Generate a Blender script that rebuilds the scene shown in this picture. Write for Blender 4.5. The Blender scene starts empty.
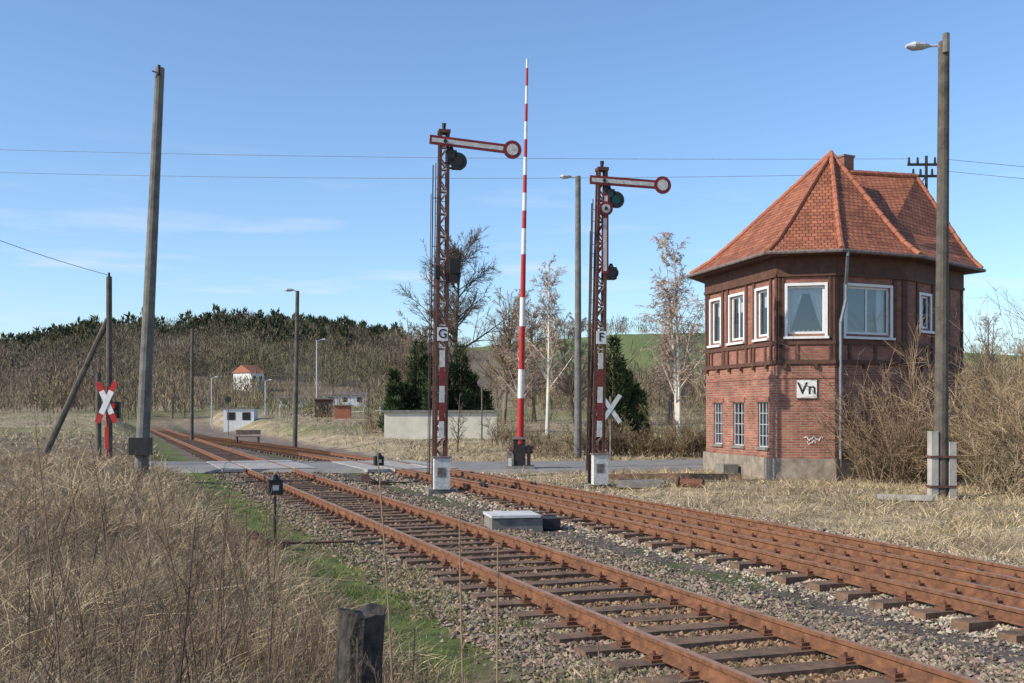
import bpy, math, numpy as np
from mathutils import Vector
rng=np.random.default_rng(7)
scene=bpy.context.scene
scene.view_settings.view_transform='Standard'; scene.view_settings.look='None'; scene.view_settings.exposure=0
# ------------------------------------------------------------ helpers
def sm(a,b,x):
    t=np.clip((x-a)/(b-a),0,1); return t*t*(3-2*t)
def vnoise(x,y,seed=0):
    xi=np.floor(x).astype(np.int64); yi=np.floor(y).astype(np.int64)
    fx=x-xi; fy=y-yi; fx=fx*fx*(3-2*fx); fy=fy*fy*(3-2*fy)
    def h(a,b):
        n=(a*374761393+b*668265263+seed*1442695041)&0xffffffff
        n=((n^(n>>13))*1274126177)&0xffffffff
        return ((n^(n>>16))&0xffff)/65535.0
    return (h(xi,yi)*(1-fx)+h(xi+1,yi)*fx)*(1-fy)+(h(xi,yi+1)*(1-fx)+h(xi+1,yi+1)*fx)*fy
def fbm(x,y,s=0,o=3):
    r=0;a=.5;n=0
    for i in range(o):
        r=r+a*vnoise(x*2**i,y*2**i,s+i*17); n+=a; a*=.5
    return r/n
def offs(x,y): return .9381*x+.3463*y
def roady(x): return 40.5+.02*np.maximum(x+2,0)**2
CX=np.array([-900,-209,-175,-150,-128,-100,-75,-46,-20,10,40,77,209,900.])
CZ=np.array([14,19,22,26,30,32,31,26,24,27,30,30,21,20.])
def ht(x,y):
    x=np.asarray(x,float); y=np.asarray(y,float)
    o=offs(x,y)
    z=-.21+0*x
    z=z-.04*sm(7.2,7.7,o)*(1-sm(8.2,8.7,o))
    z=z+.6*(1-sm(-.5,3.2,o))*(1-sm(50,80,y))
    z=z+.12*sm(12.6,15,o)
    cut=np.maximum(sm(3.6,7.5,np.abs(o-7.5)),sm(120,170,y))
    z=z+np.clip(y-48,0,110)*.019*cut
    z=z+np.interp(x,CX,CZ)*sm(165,460,y)*(.93+.14*fbm(x*.012,y*.012,44))
    g=np.maximum(1-sm(2.6,3.6,o),sm(12.3,13.5,o))
    z=z+(fbm(x*.9,y*.9,3)-.5)*.16*g+(fbm(x*4,y*4,5)-.5)*.03
    w=(1-sm(3.0,5.0,np.abs(y-roady(x))))*(1-sm(60,70,y))
    z=z*(1-w)+(-.14)*w
    return z
def H(x,y): return float(ht(np.array([x]),np.array([y]))[0])

def mat(name,col,rough=.8,metal=0,noise=None,scale=8,bump=0,attr=False,spec=.3,detail=6,coord='Object',bscale=None):
    m=bpy.data.materials.new(name); m.use_nodes=True
    nt=m.node_tree; N=nt.nodes; L=nt.links
    b=N['Principled BSDF']; b.inputs['Roughness'].default_value=rough; b.inputs['Metallic'].default_value=metal
    b.inputs['Specular IOR Level'].default_value=spec
    tc=N.new('ShaderNodeTexCoord')
    nz=N.new('ShaderNodeTexNoise'); nz.inputs['Scale'].default_value=scale; nz.inputs['Detail'].default_value=detail; nz.inputs['Roughness'].default_value=.65
    L.new(tc.outputs[coord],nz.inputs['Vector'])
    mx=N.new('ShaderNodeMix'); mx.data_type='RGBA'
    rp=N.new('ShaderNodeMapRange'); rp.inputs[1].default_value=.35; rp.inputs[2].default_value=.65
    L.new(nz.outputs['Fac'],rp.inputs[0]); L.new(rp.outputs[0],mx.inputs[0])
    c2=noise if noise is not None else tuple(c*.75 for c in col)
    if attr:
        at=N.new('ShaderNodeAttribute'); at.attribute_name='Col'
        m1=N.new('ShaderNodeMix'); m1.data_type='RGBA'; m1.blend_type='MULTIPLY'; m1.inputs[0].default_value=1
        mx.inputs[6].default_value=(*col,1); mx.inputs[7].default_value=(*c2,1)
        L.new(mx.outputs[2],m1.inputs[6]); L.new(at.outputs['Color'],m1.inputs[7]); L.new(m1.outputs[2],b.inputs['Base Color'])
    else:
        mx.inputs[6].default_value=(*col,1); mx.inputs[7].default_value=(*c2,1)
        L.new(mx.outputs[2],b.inputs['Base Color'])
    if bump:
        bp=N.new('ShaderNodeBump'); bp.inputs['Strength'].default_value=bump; bp.inputs['Distance'].default_value=.02
        nb=N.new('ShaderNodeTexNoise'); nb.inputs['Scale'].default_value=bscale or scale*3; nb.inputs['Detail'].default_value=5
        L.new(tc.outputs[coord],nb.inputs['Vector']); L.new(nb.outputs['Fac'],bp.inputs['Height']); L.new(bp.outputs[0],b.inputs['Normal'])
    return m
M={}
M['ground']=mat('ground_soil',(1.25,1.22,1.18),.95,0,(.6,.6,.62),1.6,.9,True,.1,12,bscale=14)
M['veg']=mat('dry_vegetation',(1.25,1.14,1.0),.85,0,(.82,.8,.76),.6,0,True,.15)
M['stone']=mat('ballast_stone',(1.15,1.1,1.02),.9,0,(.72,.66,.58),12,.3,True,.2)
M['rail']=mat('rusty_rail',(.26,.12,.06),.8,.05,(.12,.06,.037),7,.5,spec=.2)
M['railtop']=mat('rail_head',(.52,.31,.18),.42,.35,(.34,.18,.095),4,.1)
M['sleeper']=mat('weathered_sleeper',(.10,.068,.048),.9,0,(.23,.14,.085),4,.8)
M['plate']=mat('rusty_plate',(.20,.085,.042),.85,.1,(.12,.06,.038),20,.4)
M['asph']=mat('asphalt',(.27,.25,.225),.9,0,(.19,.18,.16),1.3,.3)
M['conc']=mat('concrete',(.44,.41,.36),.9,0,(.28,.26,.23),3,.5)
M['concd']=mat('old_concrete',(.26,.24,.21),.9,0,(.15,.14,.12),6,.5)
M['lid']=mat('pale_concrete_lid',(.62,.61,.58),.85,0,(.48,.46,.43),5,.3)
M['wood']=mat('old_wood_pole',(.14,.12,.095),.9,0,(.07,.06,.05),4,.5)
M['poleg']=mat('grey_pole',(.21,.20,.17),.85,0,(.12,.11,.10),3,.4)
M['black']=mat('black_paint',(.018,.018,.02),.5,0,(.035,.03,.028),8)
M['white']=mat('white_paint',(.78,.78,.75),.55,0,(.62,.61,.57),7)
M['whitem']=mat('weathered_white_paint',(.68,.67,.64),.6,0,(.45,.42,.37),12)
M['lampw']=mat('lamp_housing',(.5,.52,.54),.5,0,(.38,.4,.42),6)
M['red']=mat('red_paint',(.50,.03,.026),.5,0,(.34,.03,.028),7)
M['redd']=mat('faded_red_paint',(.27,.032,.03),.6,0,(.15,.03,.028),9)
M['rust']=mat('rusty_steel',(.16,.072,.05),.8,.05,(.075,.042,.036),8,.3)
M['greys']=mat('grey_steel',(.26,.22,.20),.7,.1,(.12,.08,.065),9,.2)
M['timber']=mat('brown_timber',(.135,.066,.044),.75,0,(.08,.04,.028),5,.3)
M['zinc']=mat('zinc_gutter',(.32,.34,.36),.5,.5,(.22,.23,.24),5)
M['fframe']=mat('white_window_frame',(.78,.78,.76),.45,0,(.7,.7,.68),8)
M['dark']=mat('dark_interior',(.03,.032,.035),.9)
M['curt']=mat('lace_curtain',(.72,.72,.70),.9,0,(.5,.5,.5),30)
M['plaster']=mat('pale_plaster',(.72,.67,.55),.9,0,(.56,.51,.41),.9,.2)
M['green']=mat('green_lens',(.010,.07,.065),.15,0,(.010,.06,.055),3)
M['leaf']=mat('plant_leaf',(.04,.08,.03),.6)
M['plinth']=mat('stone_plinth',(.33,.28,.22),.9,0,(.19,.15,.115),3.5,.8)
M['roofr']=mat('red_roof',(.40,.15,.09),.85,0,(.28,.11,.07),3)
M['roofr2']=mat('ridge_tile',(.45,.165,.09),.85,0,(.30,.11,.065),3,.3)
M['stump']=mat('charred_wood',(.028,.024,.022),.95,0,(.085,.072,.06),9,1.0)
def glass():
    m=bpy.data.materials.new('window_glass'); m.use_nodes=True; nt=m.node_tree; N=nt.nodes; L=nt.links
    N.remove(N['Principled BSDF'])
    t=N.new('ShaderNodeBsdfTransparent'); t.inputs[0].default_value=(.88,.9,.92,1)
    g=N.new('ShaderNodeBsdfGlossy'); g.inputs['Roughness'].default_value=.03; g.inputs[0].default_value=(.9,.95,1,1)
    lw=N.new('ShaderNodeLayerWeight'); lw.inputs[0].default_value=.35
    mr=N.new('ShaderNodeMapRange'); mr.inputs[3].default_value=.10; mr.inputs[4].default_value=.9
    mx=N.new('ShaderNodeMixShader'); L.new(lw.outputs['Fresnel'],mr.inputs[0]); L.new(mr.outputs[0],mx.inputs[0]); L.new(t.outputs[0],mx.inputs[1]); L.new(g.outputs[0],mx.inputs[2])
    L.new(mx.outputs[0],N['Material Output'].inputs[0]); return m
M['glass']=glass()
def brickmat(name,c1,c2,mort,bw,bh,ms,off=.5,bump=.5,rough=.85,var=(.75,1.15),tile=False):
    m=bpy.data.materials.new(name); m.use_nodes=True; nt=m.node_tree; N=nt.nodes; L=nt.links
    b=N['Principled BSDF']; b.inputs['Roughness'].default_value=rough; b.inputs['Specular IOR Level'].default_value=.25
    uv=N.new('ShaderNodeUVMap'); uv.uv_map='UVMap'
    br=N.new('ShaderNodeTexBrick'); br.offset=off
    br.inputs['Scale'].default_value=1; br.inputs['Brick Width'].default_value=bw; br.inputs['Row Height'].default_value=bh
    br.inputs['Mortar Size'].default_value=ms; br.inputs['Mortar Smooth'].default_value=.3; br.inputs['Bias'].default_value=0
    br.inputs['Color1'].default_value=(*c1,1); br.inputs['Color2'].default_value=(*c2,1); br.inputs['Mortar'].default_value=(*mort,1)
    L.new(uv.outputs[0],br.inputs['Vector'])
    nz=N.new('ShaderNodeTexNoise'); nz.inputs['Scale'].default_value=1.3; nz.inputs['Detail'].default_value=8; nz.inputs['Roughness'].default_value=.7; L.new(uv.outputs[0],nz.inputs['Vector'])
    mr=N.new('ShaderNodeMapRange'); mr.inputs[1].default_value=.3; mr.inputs[2].default_value=.7; mr.inputs[3].default_value=var[0]; mr.inputs[4].default_value=var[1]
    L.new(nz.outputs['Fac'],mr.inputs[0])
    mm=N.new('ShaderNodeMix'); mm.data_type='RGBA'; mm.blend_type='MULTIPLY'; mm.inputs[0].default_value=1
    L.new(br.outputs['Color'],mm.inputs[6]); L.new(mr.outputs[0],mm.inputs[7]); L.new(mm.outputs[2],b.inputs['Base Color'])
    bp=N.new('ShaderNodeBump'); bp.inputs['Strength'].default_value=bump; bp.inputs['Distance'].default_value=.02; bp.invert=True
    L.new(br.outputs['Fac'],bp.inputs['Height'])
    if tile:
        sx=N.new('ShaderNodeSeparateXYZ'); L.new(uv.outputs[0],sx.inputs[0])
        dv=N.new('ShaderNodeMath'); dv.operation='DIVIDE'; dv.inputs[1].default_value=bh; L.new(sx.outputs[1],dv.inputs[0])
        fr_=N.new('ShaderNodeMath'); fr_.operation='FRACT'; L.new(dv.outputs[0],fr_.inputs[0])
        b2=N.new('ShaderNodeBump'); b2.invert=True; b2.inputs['Strength'].default_value=.9; b2.inputs['Distance'].default_value=.035
        L.new(fr_.outputs[0],b2.inputs['Height']); L.new(bp.outputs[0],b2.inputs['Normal']); L.new(b2.outputs[0],b.inputs['Normal'])
    else: L.new(bp.outputs[0],b.inputs['Normal'])
    return m
M['brick']=brickmat('red_brick',(.40,.155,.098),(.25,.09,.064),(.32,.25,.19),.26,.077,.012,var=(.55,1.25))
M['brickd']=brickmat('dark_red_brick',(.38,.15,.098),(.25,.095,.068),(.24,.18,.14),.26,.077,.010,var=(.6,1.25))
M['tile']=brickmat('clay_roof_tile',(.47,.17,.083),(.31,.105,.058),(.10,.04,.028),.18,.17,.014,off=.5,var=(.55,1.22),tile=True)

class MB:
    def __init__(s): s.v=[];s.f=[];s.m=[];s.mats=[]
    def mi(s,k):
        if k not in s.mats: s.mats.append(k)
        return s.mats.index(k)
    def add(s,vs,fs,k):
        o=len(s.v); s.v+= [tuple(map(float,q)) for q in vs]; i=s.mi(k)
        for f in fs: s.f.append([a+o for a in f]); s.m.append(i)
    def fbox(s,o,ex,ey,ez,lo,hi,k):
        o=Vector(o);ex=Vector(ex);ey=Vector(ey);ez=Vector(ez)
        vs=[o+ex*x+ey*y+ez*z for z in (lo[2],hi[2]) for y in (lo[1],hi[1]) for x in (lo[0],hi[0])]
        s.add(vs,[(0,2,3,1),(4,5,7,6),(0,1,5,4),(2,6,7,3),(0,4,6,2),(1,3,7,5)],k)
    def box(s,c,size,k,rot=0):
        ca,sa=math.cos(rot),math.sin(rot); h=[q/2 for q in size]
        s.fbox(c,(ca,sa,0),(-sa,ca,0),(0,0,1),(-h[0],-h[1],-h[2]),h,k)
    def cyl(s,a,b,r0,r1,k,n=10,cap=True):
        a=Vector(a);b=Vector(b);d=(b-a).normalized(); u=d.orthogonal().normalized(); w=d.cross(u)
        vs=[]
        for p,r in ((a,r0),(b,r1)):
            for i in range(n):
                t=2*math.pi*i/n; vs.append(p+u*(r*math.cos(t))+w*(r*math.sin(t)))
        fs=[(i,(i+1)%n,n+(i+1)%n,n+i) for i in range(n)]
        if cap: fs+=[tuple(reversed(range(n))),tuple(range(n,2*n))]
        s.add(vs,fs,k)
    def path(s,pts,r,k,n=6):
        for a,b in zip(pts[:-1],pts[1:]): s.cyl(a,b,r,r,k,n,False)
    def build(s,name,parent=None,smooth=False):
        me=bpy.data.meshes.new(name); me.from_pydata(s.v,[],s.f)
        for k in s.mats: me.materials.append(M[k])
        me.polygons.foreach_set('material_index',s.m)
        uv=me.uv_layers.new(name='UVMap')
        for p in me.polygons:
            n=p.normal
            t=Vector((0,0,1)).cross(n)
            if t.length<.05: t=Vector((1,0,0))
            t.normalize(); w=n.cross(t)
            for li in p.loop_indices:
                c=me.vertices[me.loops[li].vertex_index].co
                uv.data[li].uv=(c.dot(t),c.dot(w))
        if smooth: me.polygons.foreach_set('use_smooth',[True]*len(me.polygons))
        me.update()
        ob=bpy.data.objects.new(name,me); scene.collection.objects.link(ob)
        if parent: ob.parent=parent
        return ob
def empty(name):
    e=bpy.data.objects.new(name,None); scene.collection.objects.link(e); return e
def fast(name,V,F,C,k,smooth=False,parent=None):
    V=np.asarray(V,np.float32);F=np.asarray(F,np.int32)
    me=bpy.data.meshes.new(name); me.vertices.add(len(V)); me.vertices.foreach_set('co',V.ravel())
    kf=F.shape[1]; me.loops.add(F.size); me.loops.foreach_set('vertex_index',F.ravel())
    me.polygons.add(len(F)); me.polygons.foreach_set('loop_start',np.arange(len(F),dtype=np.int32)*kf)
    try: me.polygons.foreach_set('loop_total',np.full(len(F),kf,dtype=np.int32))
    except Exception: pass
    if C is not None:
        a=me.color_attributes.new('Col','FLOAT_COLOR','POINT'); cc=np.ones((len(V),4),np.float32); cc[:,:3]=C; a.data.foreach_set('color',cc.ravel())
    me.materials.append(M[k])
    me.polygons.foreach_set('use_smooth',np.full(len(F),smooth))
    me.update(calc_edges=True); me.validate()
    ob=bpy.data.objects.new(name,me); scene.collection.objects.link(ob)
    if parent: ob.parent=parent
    return ob
def nrm(a): return a/np.maximum(np.linalg.norm(a,axis=-1,keepdims=True),1e-9)
def strands(P,D,B,L,R0,R1,seg,sides,C):
    N=len(P); t=np.linspace(0,1,seg+1)
    D=nrm(D)
    Cc=P[:,None]+L[:,None,None]*(D[:,None]*t[None,:,None]+B[:,None]*(t**2)[None,:,None])
    U=nrm(np.cross(D,rng.normal(size=(N,3)))); W=np.cross(D,U)
    R=R0[:,None]+(R1-R0)[:,None]*t[None]
    an=np.arange(sides)*(2*math.pi/sides)
    V=Cc[:,:,None,:]+R[:,:,None,None]*(np.cos(an)[None,None,:,None]*U[:,None,None,:]+np.sin(an)[None,None,:,None]*W[:,None,None,:])
    base=(np.arange(N)*(seg+1)*sides)[:,None,None]
    i=np.arange(seg)[None,:,None]; ks=1 if sides==2 else sides; k=np.arange(ks)[None,None,:]; k2=(k+1)%sides
    F=np.stack([base+i*sides+k,base+i*sides+k2,base+(i+1)*sides+k2,base+(i+1)*sides+k],-1).reshape(-1,4)
    if C.ndim==1: C=np.tile(C,(N,1))
    CC=np.repeat(C,(seg+1)*sides,axis=0)
    return V.reshape(-1,3),F,CC
class Acc:
    def __init__(s): s.V=[];s.F=[];s.C=[];s.n=0
    def add(s,t):
        V,F,C=t; s.V.append(V); s.F.append(F+s.n); s.C.append(C); s.n+=len(V)
    def build(s,name,k='veg',**kw): return fast(name,np.concatenate(s.V),np.concatenate(s.F),np.concatenate(s.C),k,**kw)
def kids(st,n,t0,t1,ang,lr,rr,up=0.0,taper=.5):
    P,D,B,L,R0,R1=st; N=len(P)
    idx=np.repeat(np.arange(N),n); t=rng.uniform(t0,t1,len(idx))
    D_=nrm(D)
    pos=P[idx]+L[idx,None]*(D_[idx]*t[:,None]+B[idx]*(t**2)[:,None])
    tan=nrm(D_[idx]+2*B[idx]*t[:,None])
    per=nrm(np.cross(tan,rng.normal(size=(len(idx),3))))
    a=np.radians(rng.uniform(ang*.6,ang*1.35,len(idx)))[:,None]
    d=tan*np.cos(a)+per*np.sin(a); d[:,2]+=up; d=nrm(d)
    l=L[idx]*lr*rng.uniform(.6,1.2,len(idx))*(1-taper*t)
    r=(R0[idx]+(R1[idx]-R0[idx])*t)*rr
    b=rng.normal(size=(len(idx),3))*.08
    return pos,d,b,l,r,r*.25
def tree(name,x,y,h,r=.14,n=(26,8,7),ang=(50,40,35),lr=(.38,.45,.5),trunkc=(.16,.13,.11),twigc=(.16,.11,.09),trunks=1,up=.25,droop=0,t0=.18,rmin=.008,lean=.03):
    z=H(x,y)-.15; A=Acc()
    P=np.tile([x,y,z],(trunks,1))+rng.normal(size=(trunks,3))*[.25,.25,0]*(trunks>1)
    D=np.tile([0,0,1.],(trunks,1))+rng.normal(size=(trunks,3))*[1,1,0]*(lean+.10*(trunks>1))
    B=rng.normal(size=(trunks,3))*.03
    L=np.full(trunks,h)*rng.uniform(.85,1,trunks) if trunks>1 else np.array([float(h)])
    st=(P,D,B,L,np.full(trunks,r),np.full(trunks,r*.12))
    A.add(strands(*st,10,7,np.array(trunkc)))
    s1=kids(st,n[0],t0,.98,ang[0],lr[0],.5,up,.7)
    A.add(strands(*s1,5,4,np.array(trunkc)*.7+np.array(twigc)*.3))
    s2=kids(s1,n[1],.15,1,ang[1],lr[1],.55,up*.3-droop,.4)
    s2=(*s2[:4],np.maximum(s2[4],rmin),np.maximum(s2[5],rmin*.5))
    s2[2][:,2]-=droop
    A.add(strands(*s2,3,3,np.array(twigc)))
    s3=kids(s2,n[2],.1,1,ang[2],lr[2],.6,-droop,.4)
    s3=(*s3[:4],np.maximum(s3[4],rmin*.8),np.full(len(s3[0]),rmin*.3))
    s3[2][:,2]-=droop*1.5
    A.add(strands(*s3,2,2,np.array(twigc)*1.1))
    return A.build(name)
def bush(name,x,y,w,h,n=40,col=(.22,.15,.09),sub=(7,5),rmin=.006,d=None,r=.018,lean=.35):
    d=d or w
    px=x+rng.normal(size=n)*w*.22; py=y+rng.normal(size=n)*d*.22
    P=np.stack([px,py,ht(px,py)-.05],1)
    D=np.stack([rng.normal(size=n)*lean,rng.normal(size=n)*lean,np.ones(n)],1)
    B=rng.normal(size=(n,3))*.15; B[:,2]=-abs(B[:,2])
    L=h*rng.uniform(.45,1.05,n)
    st=(P,D,B,L,np.full(n,r),np.full(n,r*.3)); A=Acc()
    c=np.array(col)[None]*rng.uniform(.6,1.3,(n,1))
    A.add(strands(*st,5,4,c))
    s1=kids(st,sub[0],.2,1,38,.42,.6,.1,.4); s1=(*s1[:4],np.maximum(s1[4],rmin),np.maximum(s1[5],rmin*.4))
    A.add(strands(*s1,3,3,np.repeat(c,sub[0],0)))
    s2=kids(s1,sub[1],.1,1,38,.5,.6,.05,.4); s2=(*s2[:4],np.maximum(s2[4],rmin*.7),np.full(len(s2[0]),rmin*.3))
    A.add(strands(*s2,2,2,np.repeat(c,sub[0]*sub[1],0)*1.15))
    return A.build(name)
# ------------------------------------------------------------ camera, light
cam=bpy.data.cameras.new('camera'); co=bpy.data.objects.new('camera',cam); scene.collection.objects.link(co)
co.location=(0,0,2); co.rotation_euler=(math.radians(90),0,0)
cam.sensor_width=36; cam.lens=1100/1024*36; cam.shift_y=68.5/1024; cam.clip_end=8000; cam.clip_start=.05
scene.camera=co
sd=Vector((-.93,-.37,0)).normalized(); el=math.radians(32)
sdir=Vector((sd.x*math.cos(el),sd.y*math.cos(el),math.sin(el)))
sl=bpy.data.lights.new('sun','SUN'); sl.energy=5.0; sl.angle=math.radians(.5); sl.color=(1,.92,.79)
so=bpy.data.objects.new('sun',sl); scene.collection.objects.link(so); so.rotation_euler=sdir.to_track_quat('Z','Y').to_euler(); so.location=(-50,-20,60)
w=bpy.data.worlds.new('World'); scene.world=w; w.use_nodes=True
N=w.node_tree.nodes; L=w.node_tree.links; bg=N['Background']; bg.inputs['Strength'].default_value=.15
sk=N.new('ShaderNodeTexSky'); sk.sky_type='NISHITA'; sk.sun_disc=False; sk.sun_elevation=el; sk.sun_rotation=math.atan2(sd.x,sd.y); sk.air_density=1.0; sk.dust_density=.5; sk.ozone_density=1.6; sk.altitude=100
tn=N.new('ShaderNodeMix'); tn.data_type='RGBA'; tn.blend_type='MULTIPLY'; tn.inputs[0].default_value=1; tn.inputs[7].default_value=(.93,1.10,1.30,1)
L.new(sk.outputs[0],tn.inputs[6])
tc=N.new('ShaderNodeTexCoord'); mp=N.new('ShaderNodeMapping'); mp.inputs['Scale'].default_value=(4,4,34); mp.inputs['Location'].default_value=(2.1,.9,1.2)
L.new(tc.outputs['Generated'],mp.inputs[0])
nz=N.new('ShaderNodeTexNoise'); nz.inputs['Scale'].default_value=1.6; nz.inputs['Detail'].default_value=7; nz.inputs['Roughness'].default_value=.55; L.new(mp.outputs[0],nz.inputs['Vector'])
mr=N.new('ShaderNodeMapRange'); mr.inputs[1].default_value=.55; mr.inputs[2].default_value=.80; mr.inputs[4].default_value=.55; L.new(nz.outputs['Fac'],mr.inputs[0])
sx=N.new('ShaderNodeSeparateXYZ'); L.new(tc.outputs['Generated'],sx.inputs[0])
m2=N.new('ShaderNodeMapRange'); m2.inputs[1].default_value=.24; m2.inputs[2].default_value=.12; L.new(sx.outputs[2],m2.inputs[0])
ml=N.new('ShaderNodeMath'); ml.operation='MULTIPLY'; L.new(mr.outputs[0],ml.inputs[0]); L.new(m2.outputs[0],ml.inputs[1])
mx=N.new('ShaderNodeMix'); mx.data_type='RGBA'; mx.inputs[7].default_value=(6.0,6.2,6.5,1)
L.new(ml.outputs[0],mx.inputs[0]); L.new(tn.outputs[2],mx.inputs[6]); L.new(mx.outputs[2],bg.inputs['Color'])
# ------------------------------------------------------------ ground
a1=np.linspace(-33,33,560); a2=np.linspace(33,327,90)[1:-1]; ang=np.radians(np.concatenate([a1,a2])); NA=len(ang)
rad=np.geomspace(.8,3500,470); NR=len(rad)
R,Aq=np.meshgrid(rad,ang,indexing='ij'); X=R*np.sin(Aq); Y=R*np.cos(Aq)
X=X.ravel();Y=Y.ravel();Z=ht(X,Y)
def gcol(X,Y):
    o=offs(X,Y)+(fbm(X*1.3,Y*1.3,9)-.5)*1.2
    n=fbm(X*.5,Y*.5,21)[:,None]; n2=fbm(X*2.5,Y*2.5,31)[:,None]
    dry=np.array([.20,.155,.10])*(.7+.6*n); straw=np.array([.38,.31,.20])*(.75+.5*n)
    green=np.array([.11,.15,.04])*(.7+.6*n2); bal=np.array([.17,.132,.102])*(.75+.5*n2); cin=np.array([.125,.105,.088])*(.75+.5*n2)
    def mixc(a,b,t): return a*(1-t[:,None])+b*t[:,None]
    c=dry
    c=mixc(c,green,.9*sm(1.0,2.0,o)*(sm(.36,.5,n[:,0]*.5+n2[:,0]*.5)))
    c=mixc(c,bal,sm(3.4,3.8,o)); 
    inr=sm(4.5,4.7,o)*(1-sm(5.9,6.1,o)); c=mixc(c,np.array([.17,.115,.075])*(.75+.5*n2),inr*.6)
    c=mixc(c,cin,sm(6.9,7.3,o)); 
    gp=sm(.50,.6,fbm(X*.7,Y*.7,77))*sm(6.9,7.3,o)*(1-sm(8.2,8.6,o))
    c=mixc(c,green*.9,gp*.7)
    c=mixc(c,bal*1.3,sm(8.3,8.7,o)); c=mixc(c,straw,sm(11.9,12.5,o))
    far=sm(48,75,Y); f=straw*.85*(.8+.4*n)
    fg=sm(.45,.62,fbm(X*.03,Y*.03,5)); f=mixc(f,np.tile([.17,.19,.07],(len(X),1)),fg*.6)
    cc=mixc(c,f,far*np.maximum(sm(4,7,np.abs(o-7.5)),sm(120,160,Y)))
    hl=sm(190,260,Y); nb=fbm(X*.03,Y*.03,88)[:,None]
    hc=mixc(np.array([.17,.14,.10])*(.7+.6*nb),np.array([.16,.20,.075])*(.8+.4*nb),np.clip(sm(-12,18,X)+.9*sm(.50,.58,fbm(X*.012,Y*.02,61)),0,1))
    return mixc(cc,hc,hl)
C=gcol(X,Y)
i=np.arange(NR-1)[:,None]; j=np.arange(NA)[None]; j2=(j+1)%NA
F=np.stack([i*NA+j,i*NA+j2,(i+1)*NA+j2,(i+1)*NA+j],-1).reshape(-1,4)[:,::-1]
fast('ground',np.stack([X,Y,Z],1),F,C,'ground',True)
# ------------------------------------------------------------ tracks
tv=np.array([-.3463,.9381]); nv=np.array([.9381,.3463])
def W(s,o,z=0): 
    p=tv*s+nv*o; return (p[0],p[1],z)
def offA(s): 
    b=9.36+.0294*(min(s,33)-8.5)
    if s>33: b=b+(5.28-b)*float(sm(33,112,s))
    return b
def offB(s): return offA(s)+(.72+.012*max(0,8-s))*(1-float(sm(14,52,s)))
prof=[(-.065,-.15),(.065,-.15),(.065,-.135),(.012,-.115),(.012,-.045),(.036,-.035),(.036,-.003),(.03,0),(-.03,0),(-.036,-.003),(-.036,-.035),(-.012,-.045),(-.012,-.115),(-.065,-.135)]
def rail(mb,fo,side,s0,s1,step=2.0):
    ss=np.arange(s0,s1+.01,step); n=len(prof); vs=[]
    for s in ss:
        o=fo(s)+side; 
        sl=(fo(s+.5)-fo(s-.5)); c=math.sqrt(1+sl*sl)
        for (a,b) in prof: vs.append(W(s-a*sl/c,o+a/c,b))
    for q in range(len(ss)-1):
        for k in range(n):
            a=q*n+k;b=q*n+(k+1)%n
            mb.add([vs[a],vs[b],vs[b+n],vs[a+n]],[(0,1,2,3)],'railtop' if k==7 else 'rail')
def track(name,fos,s0,s1,L0,extra=0,ksp=.62):
    e=empty(name); mb=MB()
    for fo,sides in fos:
        for sd_ in sides: rail(mb,fo,sd_,s0,s1,1.5)
    mb.build('rails',e)
    sb=MB(); s=s0+.1; fo0=fos[0][0]; fo1=fos[-1][0]
    while s<min(s1,118):
        lo=fo0(s)-L0/2; hi=fo1(s)+L0/2
        ja=rng.normal()*.012; jb=rng.normal()*.04
        a=Vector(W(s,lo+jb)); ex=Vector((nv[0]+tv[0]*ja,nv[1]+tv[1]*ja,0)).normalized(); ey=Vector((-ex.y,ex.x,0))
        zt=-.158+rng.normal()*.007
        sb.fbox((a.x,a.y,0),ex,ey,(0,0,1),(0,-.125,-.32),(hi-lo,.125,zt),'sleeper')
        if s<70:
            for fo,sides in fos:
                for sd_ in sides:
                    c=Vector(W(s,fo(s)+sd_)); 
                    sb.fbox((c.x,c.y,0),ex,ey,(0,0,1),(-.17,-.085,zt+.001),(.17,.085,-.136),'plate')
                    if s<45:
                        for q in (-.105,.105):
                            sb.fbox((c.x,c.y,0),ex,ey,(0,0,1),(q-.032,-.045,-.138),(q+.032,.045,-.105),'plate')
                            sb.cyl((c.x+ex.x*q,c.y+ex.y*q,-.11),(c.x+ex.x*q,c.y+ex.y*q,-.07),.016,.016,'rust',6)
        s+=ksp+rng.normal()*.012
    sb.build('sleepers',e)
off1=lambda s:5.28
g=.753
track('railway_track',[(off1,(-g,g))],-9,175,2.5)
track('railway_track',[(offA,(-g,g)),(offB,(-g,g))],-9,112,2.5,ksp=.64)
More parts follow.
